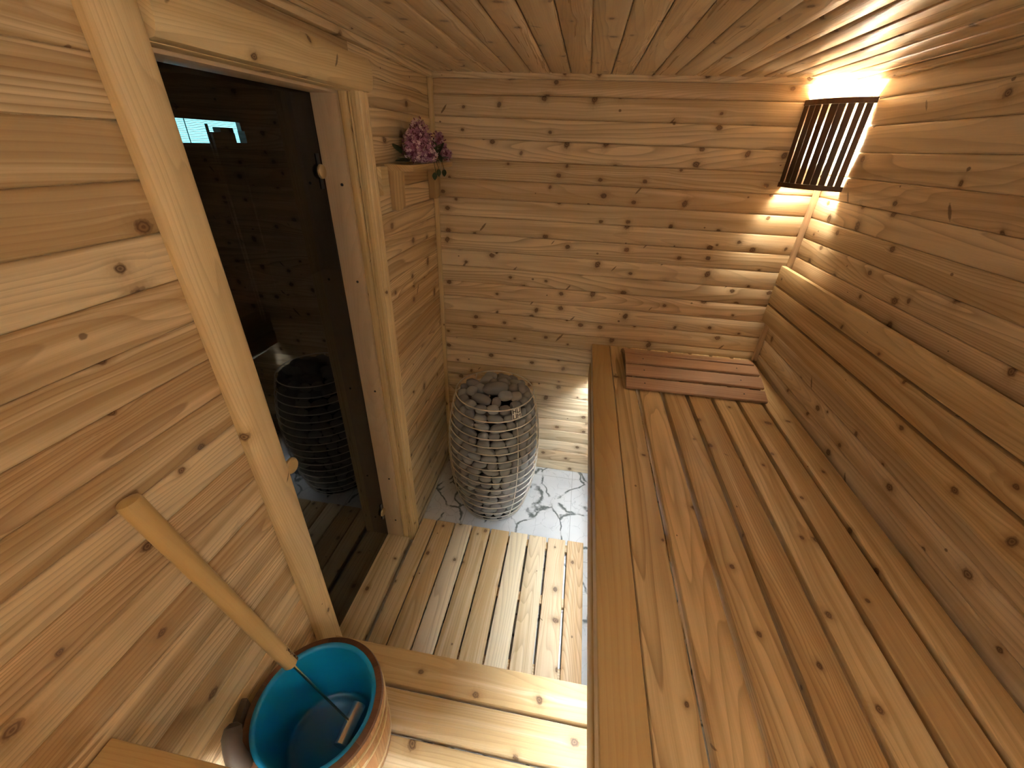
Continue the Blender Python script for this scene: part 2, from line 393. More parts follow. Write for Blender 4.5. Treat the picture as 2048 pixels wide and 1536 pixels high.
# ------------------------------------------------------------------ door
door = thing('door_1', 'dark smoked glass sauna door set in a pale cedar frame', 'door', (0, -1.05, 0), kind='structure')
del door['category']
XG = -0.118
# jambs and head of the frame
m = MBld(); m.board(-0.13, -0.036, -0.733, -0.706, 0.0, 1.985, 'z', 0.001); m.build('door_frame', MJ, door)
m = MBld(); m.board(-0.13, -0.036, DY0 - 0.02, DY0 + 0.012, 0.0, 1.985, 'z', 0.001); m.build('door_frame', MJ, door)
m = MBld(); m.board(-0.13, -0.036, DY0 - 0.02, -0.706, 1.985, 2.012, 'y', 0.001); m.build('door_frame', MJ, door)
def reveal(parts, m, axis):
    pass
m = MBld()
m.board(-0.036, -0.010, -0.724, -0.700, 0.0, 2.0, 'z', 0.006)
m.board(-0.0075, 0.000, -0.718, -0.700, 0.0, 2.0, 'z', 0.003)
m.board(0.000, 0.020, -0.716, -0.697, 0.0, 2.0, 'z', 0.004)
m.build('reveal_board', MT, door)
m = MBld(); m.board(-0.036, 0.004, DY0 - 0.02, -0.700, 1.992, 2.010, 'y', 0.003); m.build('reveal_board', MT, door)
m = MBld(); m.board(-0.036, 0.004, DY0 - 0.02, DY0 + 0.004, 0.0, 2.0, 'z', 0.003); m.build('reveal_board', MT, door)
# casing boards
m = MBld()
pr = [(0.0006, -0.640), (0.014, -0.640), (0.022, -0.646), (0.024, -0.656), (0.022, -0.664), (0.017, -0.667), (0.022, -0.670), (0.025, -0.680), (0.022, -0.693), (0.016, -0.6965), (0.0006, -0.6965)]
m.extrude(pr, 'z', 0.0, 2.0); m.build('casing', MT, door)
m = MBld()
pr = [(0.0006, -1.462)] + [(0.006 + 0.026 * math.sin(PI * q / 12) ** 0.55, -1.462 + 0.088 * (1 - math.cos(PI * q / 12)) / 2) for q in range(0, 13)] + [(0.0006, -1.374)]
m.extrude(pr, 'z', 0.0, H - 0.001); m.build('casing', MT, door)
# head casing with a rounded right end, lapping over the upright
m = MBld()
zl, zh = 1.994, 2.082
prof = [(0.0006, zl)] + [(0.020 + 0.022 * math.sin(PI * q / 10) ** 0.6, zl + (zh - zl) * (1 - math.cos(PI * q / 10)) / 2) for q in range(0, 11)] + [(0.0006, zh)]
rings = [(-1.376, 0.0, 1.0), (-0.645, 0.0, 1.0)] + [(-0.645 + 0.027 * math.sin(q), 0.024 * (1 - math.cos(q)), 1 - 0.45 * (1 - math.cos(q))) for q in (0.4, 0.8, 1.15, 1.45)]
rows_ = []
for y_, dz_, sx_ in rings:
    rows_.append([m.bm.verts.new((0.0006 + (a - 0.0006) * sx_, y_, zh - (zh - b) * (zh - zl - dz_) / (zh - zl))) for a, b in prof])
fs_ = []
for k in range(len(rows_) - 1):
    for i in range(len(prof)):
        j = (i + 1) % len(prof); fs_.append(m.bm.faces.new((rows_[k][i], rows_[k][j], rows_[k + 1][j], rows_[k + 1][i])))
fs_ += [m.bm.faces.new(rows_[0]), m.bm.faces.new(rows_[-1])]
m._fill(fs_, lambda l, f: (l.vert.co.y, l.vert.co.z + l.vert.co.x * 0.7))
m.build('casing', MT, door)
m = MBld(); m.board(XG - 0.008, XG, DY0 + 0.0125, -0.7335, 0.0405, 1.9845, 'z', 0.0006)
gl = m.build('glass_pane', M_glass, door, smooth=0)
gl['label'] = 'dark smoked glass pane'
# knob and hinges
def disc(cx, cy, cz, r, prof, n=28):
    m = MBld(); rows = []
    pts = []
    for d, q in prof: pts.append(((cx + d, cy, cz), r * q))
    m.tube([p for p, _ in pts], [q for _, q in pts], n)
    return m
disc(XG + 0.0005, -1.252, 0.985, 0.026, [(0, .45), (0.016, .45), (0.022, .75), (0.028, 1.0), (0.034, 1.0), (0.039, .85), (0.041, .5)]).build('door_knob', MH, door)['label'] = 'round honey coloured wooden knob'
for z_ in (1.777, 0.235):
    h = disc(XG + 0.0005, -0.757, z_, 0.022, [(0, .9), (0.006, 1.0), (0.011, .9), (0.013, .5)]).build('hinge', M_brass, door)
    h['label'] = 'round brass glass hinge'
    m = MBld(); m.box(XG + 0.0005, XG + 0.004, -0.763, -0.751, z_ - 0.05, z_ + 0.05); m.build('hinge_plate', M_black, h)
for z_ in (1.74, 1.42, 0.95, 0.45, 0.16):
    m = MBld(); m.tube([(-0.062, -0.7322, z_), (-0.062, -0.7345, z_)], 0.0045, 12); m.build('screw_hole', M_black, door)
m = MBld(); m.board(-0.13, 0.002, DY0 + 0.013, -0.7335, 0.0005, 0.040, 'y', 0.002); m.build('threshold', MD, door)

# ------------------------------------------------------------------ outside the glass: dim room with a bright window
m = MBld(); m.box(-3.5, -3.4, -3.2, 4.2, 0, 2.9); struct(m, 'wall_outer', M_outer)
m = MBld(); m.box(-3.4, -0.13, 4.1, 4.2, 0, 2.9); struct(m, 'wall_outer_end', M_outer)
m = MBld(); m.box(-3.4, -0.13, -3.2, -3.1, 0, 2.9); struct(m, 'wall_outer_near', M_outer)
m = MBld(); m.box(-3.4, -0.13, -3.1, 4.1, -0.06, 0.0); struct(m, 'floor_outer', M_outer)
m = MBld(); m.box(-3.4, -0.13, -3.1, 4.1, 2.9, 2.95); struct(m, 'ceiling_outer', M_outer)
m = MBld(); m.box(-0.14, -0.131, 0.13, 4.1, 0, 2.9); struct(m, 'wall_outer_side', M_outer)
win = thing('window_1', 'bright blue-white window with closed blinds seen through the smoked glass', 'window', (-3.0, 2.1, 1.78), kind='structure'); del win['category']
m = MBld(); m.box(-3.08, -3.05, 1.70, 2.52, 1.79, 1.985); m.build('daylight_pane', M_day, win, smooth=0)
m = MBld()
for k in range(13): m.box(-3.03, -3.012, 1.71, 2.5, 1.795 + k * 0.0148, 1.7985 + k * 0.0148)
m.build('blind', M_slat, win, smooth=0)
m = MBld()
m.box(-3.09, -3.0, 1.64, 1.70, 1.73, 2.04); m.box(-3.09, -3.0, 2.52, 2.58, 1.73, 2.04); m.box(-3.09, -3.0, 1.70, 2.52, 1.985, 2.04); m.box(-3.09, -3.0, 1.70, 2.52, 1.73, 1.79)
m.box(-3.4, -3.09, 1.64, 2.58, 1.73, 2.04)
m.build('window_frame', M_black, win, smooth=0)
m = MBld(); m.box(-3.005, -3.0, 1.815, 1.822, 1.79, 1.985); m.build('cord', M_black, win, smooth=0)
sil = thing('dark_shape', 'dark silhouetted rack standing in front of the bright window beyond the glass door', 'shape', (-2.8, 1.95, 0))  # unidentified object, blocked in only as a dark silhouette against the window
m = MBld(); m.box(-2.82, -2.78, 1.86, 2.14, 0.0, 1.886); m.build('upright_panel', M_black, sil)
m = MBld(); m.board(-2.81, -2.79, 1.825, 1.845, 0.0, 1.95, 'z'); m.build('post', M_black, sil)
m = MBld(); m.board(-2.84, -2.76, 1.945, 2.11, 1.886, 1.925, 'y'); m.build('top_box', M_black, sil)
m = MBld(); m.board(-2.84, -2.76, 2.13, 2.42, 0.0, 1.80, 'z'); m.board(-2.84, -2.76, 2.26, 2.42, 1.80, 1.905, 'y'); m.build('side_panel', M_black, sil)

# ------------------------------------------------------------------ benches
M_led2 = emit('led_glow_near', LEDC, LED * 2.0)
def led(name_label, args, axis, shield, mat=M_led):
    x0, x1, y0, y1, z0, z1 = args
    L = thing('led_strip', name_label, 'light strip', ((x0 + x1) / 2, (y0 + y1) / 2, z0))
    m = MBld(); m.board(*args, axis, 0.0005); m.build('diffuser', mat, L, smooth=0)
    m = MBld(); m.board(*shield, axis, 0.0003); m.build('light_shield', M_caulk, L, smooth=0)  # unseen shield added to keep strip light from showing through the slat gaps
bench = thing('sauna_bench', 'long upper cedar bench along the right wall, seven slats behind a wide front board', 'bench', (1.28, -1.3, 0))
m = MBld(); m.board(0.857, 0.9505, Y0 + 0.002, -0.002, 0.912, BZ, 'y', 0.004, tone=(0.5, 0.3, 0.3)); m.build('front_board', MFA, bench)['label'] = 'orange brown front board with hardly any knots'
m = MBld(); m.board(0.864, 0.898, Y0 + 0.002, -0.002, 0.826, 0.911, 'y', 0.005); m.build('fascia', MFA, bench)
m = MBld(); m.board(0.860, 0.894, Y0 + 0.002, -0.002, 0.737, 0.823, 'y', 0.006); m.build('fascia', MFA, bench)
for i in range(7):
    x = 0.9575 + 0.1063 * i
    m = MBld(); m.board(x - (0.0035 if i == 0 else 0), x + 0.092, Y0 + 0.002, -0.002, 0.901, BZ + (0.0 if i else -0.001), 'y', 0.005); m.build('slat', MB, bench)
for y in (-0.06, -0.62, -1.24, -1.86, -2.5):
    m = MBld(); m.board(0.8985, W - 0.014, y - 0.019, y + 0.019, 0.826, 0.9005, 'x'); m.build('cross_beam', MB, bench)
for y in (-1.24, -2.5):
    m = MBld(); m.board(1.18, 1.215, y - 0.035, y + 0.035, 0.0005, 0.8255, 'z'); m.build('leg', MB, bench)
led('warm white light strip behind the fascia of the long right bench', (0.8945, 0.900, -2.5, -0.05, 0.745, 0.757), 'y', (0.9005, 0.9025, -2.5, -0.05, 0.705, 0.775))

b2 = thing('sauna_bench', 'near end upper cedar bench, its front corner in the bottom left of the view', 'bench', (0.43, -2.25, 0))
m = MBld(); m.board(0.003, 0.8555, -1.998, -1.905, 0.912, BZ, 'x', 0.004, tone=(0.45, 0.3, 0.3)); m.build('front_board', MFA, b2)
m = MBld(); m.board(0.003, 0.8555, -1.946, -1.912, 0.826, 0.911, 'x', 0.005); m.build('fascia', MFA, b2)
m = MBld(); m.board(0.003, 0.8555, -1.942, -1.908, 0.737, 0.823, 'x', 0.005); m.build('fascia', MFA, b2)
for i in range(5):
    y = -2.006 - 0.1063 * i
    m = MBld(); m.board(0.003, 0.8555, y - 0.092, y, 0.907, BZ, 'x', 0.005); m.build('slat', MB, b2)
for x in (0.03, 0.43, 0.82):
    m = MBld(); m.board(x - 0.019, x + 0.019, Y0 + 0.002, -1.9465, 0.826, 0.9065, 'y'); m.build('cross_beam', MB, b2)
led('warm white light strip behind the fascia of the near end bench', (0.03, 0.84, -1.9475, -1.9425, 0.745, 0.757), 'x', (0.03, 0.84, -1.9500, -1.9480, 0.715, 0.775), M_led2)

b3 = thing('step_bench', 'low cedar step bench holding the bucket, wide boards running wall to right bench', 'bench', (0.46, -1.75, 0))
ys = [-1.410, -1.527, -1.641, -1.754, -1.868, -1.98]
for i in range(5):
    m = MBld(); m.board(0.003, 0.925, ys[i + 1] + 0.010, ys[i], ST - 0.035, ST, 'x', 0.005); m.build('slat', MD, b3)
m = MBld(); m.board(0.003, 0.925, -1.448, -1.414, 0.22, ST - 0.036, 'x', 0.004); m.build('fascia', MB, b3)
for x in (0.05, 0.48, 0.90):
    m = MBld(); m.board(x - 0.019, x + 0.019, -1.97, -1.4485, 0.27, ST - 0.0355, 'y'); m.build('cross_beam', MB, b3)
for x in (0.05, 0.90):
    for y in (-1.47, -1.94):
        m = MBld(); m.board(x - 0.019, x + 0.019, y - 0.02, y + 0.02, 0.0005, 0.2695, 'z'); m.build('leg', MB, b3)

# ------------------------------------------------------------------ duckboard
dk = thing('duckboard', 'slatted pale cedar duckboard on the marble floor in front of the glass door', 'floor grate', (0.47, -0.93, 0))
xe = [0.006, 0.109, 0.217, 0.315, 0.418, 0.5255, 0.629, 0.732, 0.8355, 0.932]
tones = [(.55, .5, .4), (.9, .3, .6), (.15, .2, .4), (.8, .4, .5), (.75, .6, .3), (.1, .1, .2), (.3, .7, .3), (.2, .9, .2), (.6, .95, .8)]
for i in range(9):
    gp = 0.005 + 0.0009 * i
    x0 = xe[i] + gp / 2; x1 = xe[i + 1] - gp / 2
    if i == 0:
        m = MBld(); m.board(0.027, x1, -1.273, -0.595, 0.021, 0.040, 'y', 0.003, tone=tones[0])
        # this board tucks behind the casing
    else:
        m = MBld(); m.board(x0, x1, -1.273 - 0.0015 * (i % 2), -0.595 + 0.001 * (i % 3), 0.021, 0.040, 'y', 0.003, tone=tones[i])
    m.build('slat', MD, dk)
for y in (-0.63, -0.935, -1.24):
    m = MBld(); m.board(0.03, 0.925, y - 0.022, y + 0.022, 0.0008, 0.0205, 'x', 0.002); m.build('batten', MD, dk)

# ------------------------------------------------------------------ backrest
br = thing('backrest', 'three rail cedar backrest fixed to the right wall above the long bench', 'backrest', (1.68, -1.3, 1.16))
for z0, z1 in ((1.349, 1.433), (1.256, 1.341), (1.163, 1.248)):
    m = MBld(); m.board(1.660, 1.681, Y0 + 0.01, -0.018, z0, z1, 'y', 0.003); m.build('rail', MB, br)
for y in (-0.35, -1.3, -2.3):
    m = MBld(); m.board(1.6815, W - 0.0006, y - 0.03, y + 0.03, 1.17, 1.42, 'z'); m.build('support', MB, br)

# ------------------------------------------------------------------ headrest
hr = thing('headrest', 'arched red cedar slatted headrest lying at the far end of the long bench', 'headrest', (1.3, -0.25, BZ))
def slab_yz(m, x0, x1, p, q, th, tone=None):
    """board along x whose cross-section goes from p to q in the yz plane"""
    p = Vector(p); q = Vector(q); d = (q - p).normalized(); nrm = Vector((-d.y, d.x))
    if nrm.y < 0: nrm = -nrm
    a, b = p, q; c = 0.003
    pr = [a + d * c, b - d * c, b + nrm * c, b + nrm * (th - c), b - d * c + nrm * th, a + d * c + nrm * th, a + nrm * (th - c), a + nrm * c]
    m.extrude([(v.x, v.y) for v in pr], 'x', x0, x1, tone)
arc = [(-0.462, BZ + 0.001), (-0.403, BZ + 0.024), (-0.394, BZ + 0.030), (-0.327, BZ + 0.050), (-0.317, BZ + 0.054), (-0.248, BZ + 0.064), (-0.237, BZ + 0.064), (-0.168, BZ + 0.052), (-0.158, BZ + 0.047), (-0.095, BZ + 0.010)]
for k in range(5):
    p, q = arc[2 * k], arc[2 * k + 1]
    m = MBld(); slab_yz(m, 1.003, 1.600, p, q, 0.015, tone=(random.uniform(.2, .6), .3, .5)); m.build('slat', MR, hr)
def rib(x):
    m = MBld(); top = [(a, b) for a, b in arc]; pr = [(-0.455, BZ + 0.0005)] + [(a, b - 0.0015) for a, b in top[1:-1]] + [(-0.072, BZ + 0.0005)]
    m.extrude(pr, 'x', x, x + 0.02); m.build('end_rib', MDK, hr)
rib(1.012); rib(1.570)
for k in (0, 1, 2):
    for x in (1.085, 1.508):
        p = (Vector(arc[2 * k]) + Vector(arc[2 * k + 1])) / 2; d = (Vector(arc[2 * k + 1]) - Vector(arc[2 * k])).normalized(); nn = Vector((-d.y, d.x))
        if nn.y < 0: nn = -nn
        a = p + nn * 0.0152; b = p + nn * 0.0160
        m = MBld(); m.tube([(x, a.x, a.y), (x, b.x, b.y)], 0.003, 10); m.build('screw', M_black, hr)

# ------------------------------------------------------------------ corner lamps
def corner_lamp(label, cx, cy, sx, sy, bulbmat):
    """quarter shade across the corner (cx,cy); sx, sy point out of the corner along the walls"""
    L = thing('corner_lamp', label, 'lamp', (cx, cy, 1.76))
    E1 = Vector((cx + sx * 0.168, cy + sy * 0.002)); E2 = Vector((cx + sx * 0.002, cy + sy * 0.172))
    mid = (E1 + E2) / 2; out = Vector((sx, sy)).normalized(); half = (E2 - E1) / 2; sag = 0.034
    R = (half.length ** 2 + sag ** 2) / (2 * sag); cen = mid + out * (sag - R); am = math.asin(half.length / R)
    hd = half.normalized()
    def arcp(t, off=0.0): return cen + (out * math.cos(t) + hd * math.sin(t)) * (R + off)
    for z0, z1, nm in ((2.044, 2.062, 'top_rail'), (1.757, 1.775, 'bottom_rail')):
        m = MBld(); n = 16
        outer = [arcp(-am + 2 * am * k / n, 0.004) for k in range(n + 1)]; inner = [arcp(am - 2 * am * k / n, -0.014) for k in range(n + 1)]
        for lst in (outer, inner):
            for p in lst:
                p.x = min(p.x, cx - 0.001) if sx < 0 else max(p.x, cx + 0.001)
                p.y = min(p.y, cy - 0.001) if sy < 0 else max(p.y, cy + 0.001)
        m.extrude([(p.x, p.y) for p in outer + inner], 'z', z0, z1); m.build(nm, MK, L)
    for k in range(9):
        t = -am * 0.90 + am * 1.76 * k / 8 + (0.012 if k % 3 == 1 else -0.006) * am
        p = arcp(t, -0.006); d = (out * math.cos(t) + hd * math.sin(t)); e = Vector((-d.y, d.x))
        w2, th = (0.0122, 0.0118, 0.0108, 0.0112, 0.0122, 0.0108, 0.0112, 0.0100, 0.0100)[k], 0.006
        pr = [p + e * w2 + d * th, p - e * w2 + d * th, p - e * w2 - d * th, p + e * w2 - d * th]
        m = MBld(); m.extrude([(v.x, v.y) for v in pr], 'z', 1.7755, 2.0435, tone=(random.random(), .3, .4)); m.build('slat', MK, L)
    bx, by = cx + sx * 0.066, cy + sy * 0.066
    m = MBld()
    m.extrude([(cx + sx * 0.0215, cy + sy * 0.045), (cx + sx * 0.045, cy + sy * 0.0215), (cx + sx * 0.035, cy + sy * 0.0215), (cx + sx * 0.0215, cy + sy * 0.035)], 'z', 1.80, 1.93)
    m.tube([(bx - sx * 0.03, by - sy * 0.03, 1.835), (bx, by, 1.835)], 0.012, 12)
    m.tube([(bx, by, 1.81), (bx, by, 1.845)], 0.018, 16); m.build('socket', M_black, L)
    m = MBld(); prof = [(0, .014), (0.012, .018), (0.03, .027), (0.055, .032), (0.08, .031), (0.10, .024), (0.112, .012), (0.116, .003)]
    m.tube([(bx, by, 1.846 + a * 1.2) for a, _ in prof], [b * 1.28 for _, b in prof], 24); m.build('bulb', bulbmat, L)['label'] = 'glowing light bulb'
    return L
corner_lamp('glowing corner lamp with a dark slatted wooden shade in the back right corner', W, 0.0, -1, -1, M_bulb)
corner_lamp('unseen slatted corner lamp added behind the viewer in the near right corner', W, Y0, -1, 1, M_bulb_added)  # unseen lamp added for even brightness, side taken from shading inside the bucket
corner_lamp('dimmer unseen slatted corner lamp added behind the viewer in the near left corner', 0.0, Y0, 1, 1, emit('bulb_glow_added_left', WARM, BULB_ADDED * 0.55))  # invented second rear lamp, added to lift the right wall

# ------------------------------------------------------------------ corner shelf and lilac
sh = thing('wall_shelf', 'small cedar shelf with rounded corner beside the door, holding the lilac', 'shelf', (0.05, -0.27, 1.78))
pr = [(0.0008, -0.535), (0.07, -0.535)] + [(0.07 + 0.03 * math.sin(q * PI / 12), -0.505 - 0.03 * math.cos(q * PI / 12)) for q in range(1, 7)] + [(0.100, -0.0226), (0.0215, -0.0226), (0.0215, -0.0215), (0.0008, -0.0215)]
m = MBld()
# grain along the shelf
bmv = [(a, b) for a, b in pr]
m.extrude(bmv, 'z', 1.776, 1.796)
for f in m.bm.faces:
    for l in f.loops: l[m.uv].uv = (l.vert.co.y + 3, l.vert.co.x + l.vert.co.z)
m.build('shelf_board', MS, sh)
for y in (-0.500, -0.075):
    m = MBld()
    pr = [(0.0008, 1.6505 - 0.01), (0.03, 1.6405)] + [(0.03 + 0.02 * math.sin(q * PI / 12), 1.6605 - 0.02 * math.cos(q * PI / 12)) for q in range(1, 7)] + [(0.055, 1.7755), (0.0008, 1.7755)]
    m.extrude(pr, 'y', y - 0.009, y + 0.009)
    for f in m.bm.faces:
        for l in f.loops: l[m.uv].uv = (l.vert.co.z * 1.0 + y, l.vert.co.x + l.vert.co.y * 0.5)
    m.build('bracket', MS, sh)
m = MBld(); m.board(0.0008, 0.016, -0.60, -0.545, 1.70, 1.79, 'y', 0.002); tag(m.build('wood_block', MT), 'small pale wooden block on the wall between door casing and shelf', 'block')

lil = thing('lilac_bunch', 'bunch of purple lilac lying on the small wall shelf', 'flowers', (0.05, -0.27, 1.797))
def florets(cen, axis_r, n, seed, share):
    rnd = random.Random(seed); ms = {'petal': MBld(), 'pale': MBld(), 'bud': MBld()}
    for k in range(n):
        while True:
            d = Vector((rnd.uniform(-1, 1), rnd.uniform(-1, 1), rnd.uniform(-1, 1)))
            if 0.1 < d.length < 1: break
        d.normalize(); rr = rnd.uniform(0.62, 1.08)
        taper = 1 - 0.45 * max(0, d.z)
        p = Vector(cen) + Vector((d.x * axis_r[0] * taper, d.y * axis_r[1] * taper, d.z * axis_r[2])) * rr
        p.x = max(p.x, 0.006); p.z = max(p.z, 1.800)
        nrm = (d + Vector((rnd.uniform(-.5, .5), rnd.uniform(-.5, .5), rnd.uniform(-.5, .5)))).normalized()
        e1 = nrm.orthogonal().normalized(); e2 = nrm.cross(e1); rot = rnd.random() * PI
        key = 'bud' if rnd.random() < 0.22 else ('pale' if (rr > 0.9 and rnd.random() < share) else 'petal')
        mm = ms[key]
        if key == 'bud':
            mm.tube([p, p + nrm * 0.004, p + nrm * 0.009], [0.0008, 0.0022, 0.0008], 5); continue
        s_ = rnd.uniform(0.0062, 0.0085)
        for q in range(4):
            a = rot + q * PI / 2
            u_ = e1 * math.cos(a) + e2 * math.sin(a); v_ = nrm.cross(u_)
            t_ = p + u_ * s_ + nrm * 0.001; w_ = s_ * 0.34
            pts = [p, p + u_ * s_ * 0.55 + v_ * w_ + nrm * 0.0012, t_, p + u_ * s_ * 0.55 - v_ * w_ + nrm * 0.0012]
            low = [x - nrm * 0.0006 for x in pts]
            A = [mm.bm.verts.new(x) for x in pts]; B = [mm.bm.verts.new(x) for x in low]
            fs = [mm.bm.faces.new(A), mm.bm.faces.new(B[::-1])]
            for i in range(4): fs.append(mm.bm.faces.new((A[i], A[(i + 1) % 4], B[(i + 1) % 4], B[i])))
            mm._fill(fs, lambda l, f: (l.vert.co.x, l.vert.co.y))
        mm.tube([p - nrm * 0.008, p], 0.0009, 4)
    return ms
def core(cen, r):
    m = MBld(); bmesh.ops.create_icosphere(m.bm, subdivisions=2, radius=1.0)
    for v in m.bm.verts:
        tp = 1 - 0.45 * max(0, v.co.z)
        v.co = Vector((cen[0] + v.co.x * r[0] * 0.6 * tp, cen[1] + v.co.y * r[1] * 0.6 * tp, cen[2] + v.co.z * r[2] * 0.7))
        v.co.x = max(v.co.x, 0.004); v.co.z = max(v.co.z, 1.799)
    return m
for ci, (cen, r, n, shr) in enumerate([((0.066, -0.340, 1.868), (0.052, 0.098, 0.077), 540, 0.5), ((0.070, -0.43, 1.852), (0.035, 0.045, 0.045), 190, 0.75), ((0.085, -0.33, 1.832), (0.045, 0.05, 0.035), 200, 0.8),
                                       ((0.082, -0.150, 1.862), (0.030, 0.055, 0.050), 170, 0.3), ((0.092, -0.080, 1.827), (0.026, 0.042, 0.025), 110, 0.5)]):
    r = [q for q in r]; ms = florets(cen, r, n, 100 + ci, shr)
    head = ms['petal'].build('flower_head', M_petal, lil); ms['pale'].build('pale_florets', M_petal2, head); ms['bud'].build('buds', M_bud, head)
    core(cen, r).build('flower_core', M_bud, head)
def leaf(base, tip, wid, sag=0.0):
    m = MBld(); b = Vector(base); t = Vector(tip); d = t - b; side = d.cross(Vector((0, 0, 1))).normalized()
    if side.length < 0.1: side = Vector((0, 1, 0))
    nn = side.cross(d).normalized(); rows = []
    for k in range(7):
        s_ = k / 6; wv = wid * math.sin(PI * min(1, s_ * 0.93 + 0.05)) ** 0.8; c = b + d * s_ + Vector((0, 0, -sag * s_ * s_))
        rows.append([c - side * wv + nn * wv * 0.3, c, c + side * wv + nn * wv * 0.3])
    for r_ in rows:
        for q in r_: q.x = max(q.x, 0.003)
    th = Vector((0, 0, 0)) + nn * 0.0007
    top = [[m.bm.verts.new(p + th) for p in r_] for r_ in rows]; bot = [[m.bm.verts.new(p - th) for p in r_] for r_ in rows]
    fs = []
    for k in range(6):
        for j in range(2):
            fs.append(m.bm.faces.new((top[k][j], top[k][j + 1], top[k + 1][j + 1], top[k + 1][j])))
            fs.append(m.bm.faces.new((bot[k][j + 1], bot[k][j], bot[k + 1][j], bot[k + 1][j + 1])))
        fs.append(m.bm.faces.new((top[k][0], top[k + 1][0], bot[k + 1][0], bot[k][0]))); fs.append(m.bm.faces.new((top[k][2], bot[k][2], bot[k + 1][2], top[k + 1][2])))
    for k in (0, 6): fs.append(m.bm.faces.new((top[k][0], top[k][1], top[k][2], bot[k][2], bot[k][1], bot[k][0])))
    m._fill(fs, lambda l, f: (l.vert.co.x, l.vert.co.z))
    return m
for b, t, w_ in [((0.09, -0.23, 1.815), (0.10, -0.27, 1.885), .012), ((0.09, -0.22, 1.815), (0.11, -0.17, 1.87), .013), ((0.08, -0.25, 1.812), (0.11, -0.30, 1.845), .012),
                 ((0.09, -0.2, 1.81), (0.115, -0.12, 1.815), .013), ((0.05, -0.42, 1.806), (0.04, -0.50, 1.815), .016), ((0.04, -0.40, 1.803), (0.02, -0.475, 1.806), .015),
                 ((0.09, -0.26, 1.81), (0.105, -0.24, 1.802), .012), ((0.05, -0.2, 1.83), (0.06, -0.19, 1.90), .012), ((0.03, -0.44, 1.83), (0.02, -0.49, 1.86), .015), ((0.08, -0.13, 1.806), (0.1, -0.05, 1.812), .012),
                 ((0.094, -0.21, 1.83), (0.118, -0.235, 1.80), .011), ((0.09, -0.24, 1.84), (0.112, -0.21, 1.865), .010)]:
    leaf(b, t, w_).build('leaf', M_leaf, lil)
# the sprigs that hang over the front edge of the shelf
for b, t in [((0.106, -0.30, 1.805), (0.113, -0.315, 1.742)), ((0.106, -0.27, 1.805), (0.113, -0.262, 1.752)), ((0.106, -0.20, 1.805), (0.112, -0.185, 1.748))]:
    m = MBld(); m.tube([(0.085, b[1], 1.806), b, ((b[0] + t[0]) / 2 + .004, (b[1] + t[1]) / 2, (b[2] + t[2]) / 2), t], 0.0012, 6); m.build('stem', M_leaf, lil)
    leaf((t[0], t[1], t[2] + 0.022), (t[0] + 0.004, t[1] - 0.016, t[2] - 0.004), 0.010).build('leaf', M_leaf, lil)
m = MBld(); m.tube([(0.088, -0.215, 1.806), (0.107, -0.225, 1.803), (0.111, -0.222, 1.775), (0.110, -0.228, 1.742)], 0.0016, 6); m.build('stem', M_stem, lil)['label'] = 'pale cut stem hanging below the shelf'

# ------------------------------------------------------------------ stove
SX, SY = 0.379, -0.340
def RR(z): return 0.247 * math.sqrt(max(0.05, 1 - ((z - 0.43) / 0.6) ** 2))
stv = thing('sauna_stove', 'barrel shaped electric stove of steel wire rings filled with grey stones', 'stove', (SX, SY, 0))
zr = [0.785, 0.730, 0.684, 0.638, 0.594, 0.551, 0.503, 0.456, 0.41, 0.362, 0.311, 0.262, 0.21, 0.157, 0.100, 0.056, 0.022]
wr = 0.0029
for z in zr:
    m = MBld(); r = RR(z); m.tube([(SX + r * math.cos(2 * PI * k / 72), SY + r * math.sin(2 * PI * k / 72), z) for k in range(72)], wr, 8, closed=True)
    m.build('wire_ring', M_steel, stv)
AV = math.radians(-48)
for a in (AV, AV + 2 * PI / 3, AV - 2 * PI / 3, AV + PI):
    m = MBld(); zs_ = [0.022 + (0.785 - 0.022) * k / 20 for k in range(21)]
    if abs(a - AV) < 1e-6: zs_ = [z for z in zs_ if z < 0.735]
    m.tube([(SX + (RR(z) - 0.0052) * math.cos(a), SY + (RR(z) - 0.0052) * math.sin(a), z) for z in zs_], wr, 8); m.build('upright_wire', M_steel, stv)
m = MBld(); m.lathe([(0.0, 0.03), (0.125, 0.03), (0.125, 0.66), (0.0, 0.66)], SX, SY, 32); m.build('inner_casing', M_black, stv)
m = MBld(); m.lathe([(0.0, 0.018), (0.165, 0.018), (0.165, 0.029), (0.0, 0.029)], SX, SY, 40); m.build('base_plate', M_black, stv)
for a in (-95, -65, 25, 145, 205):
    a_ = math.radians(a); m = MBld(); m.tube([(SX + 0.155 * math.cos(a_), SY + 0.155 * math.sin(a_), 0.0005), (SX + 0.155 * math.cos(a_), SY + 0.155 * math.sin(a_), 0.0178)], 0.014, 14); m.build('foot', M_black, stv)
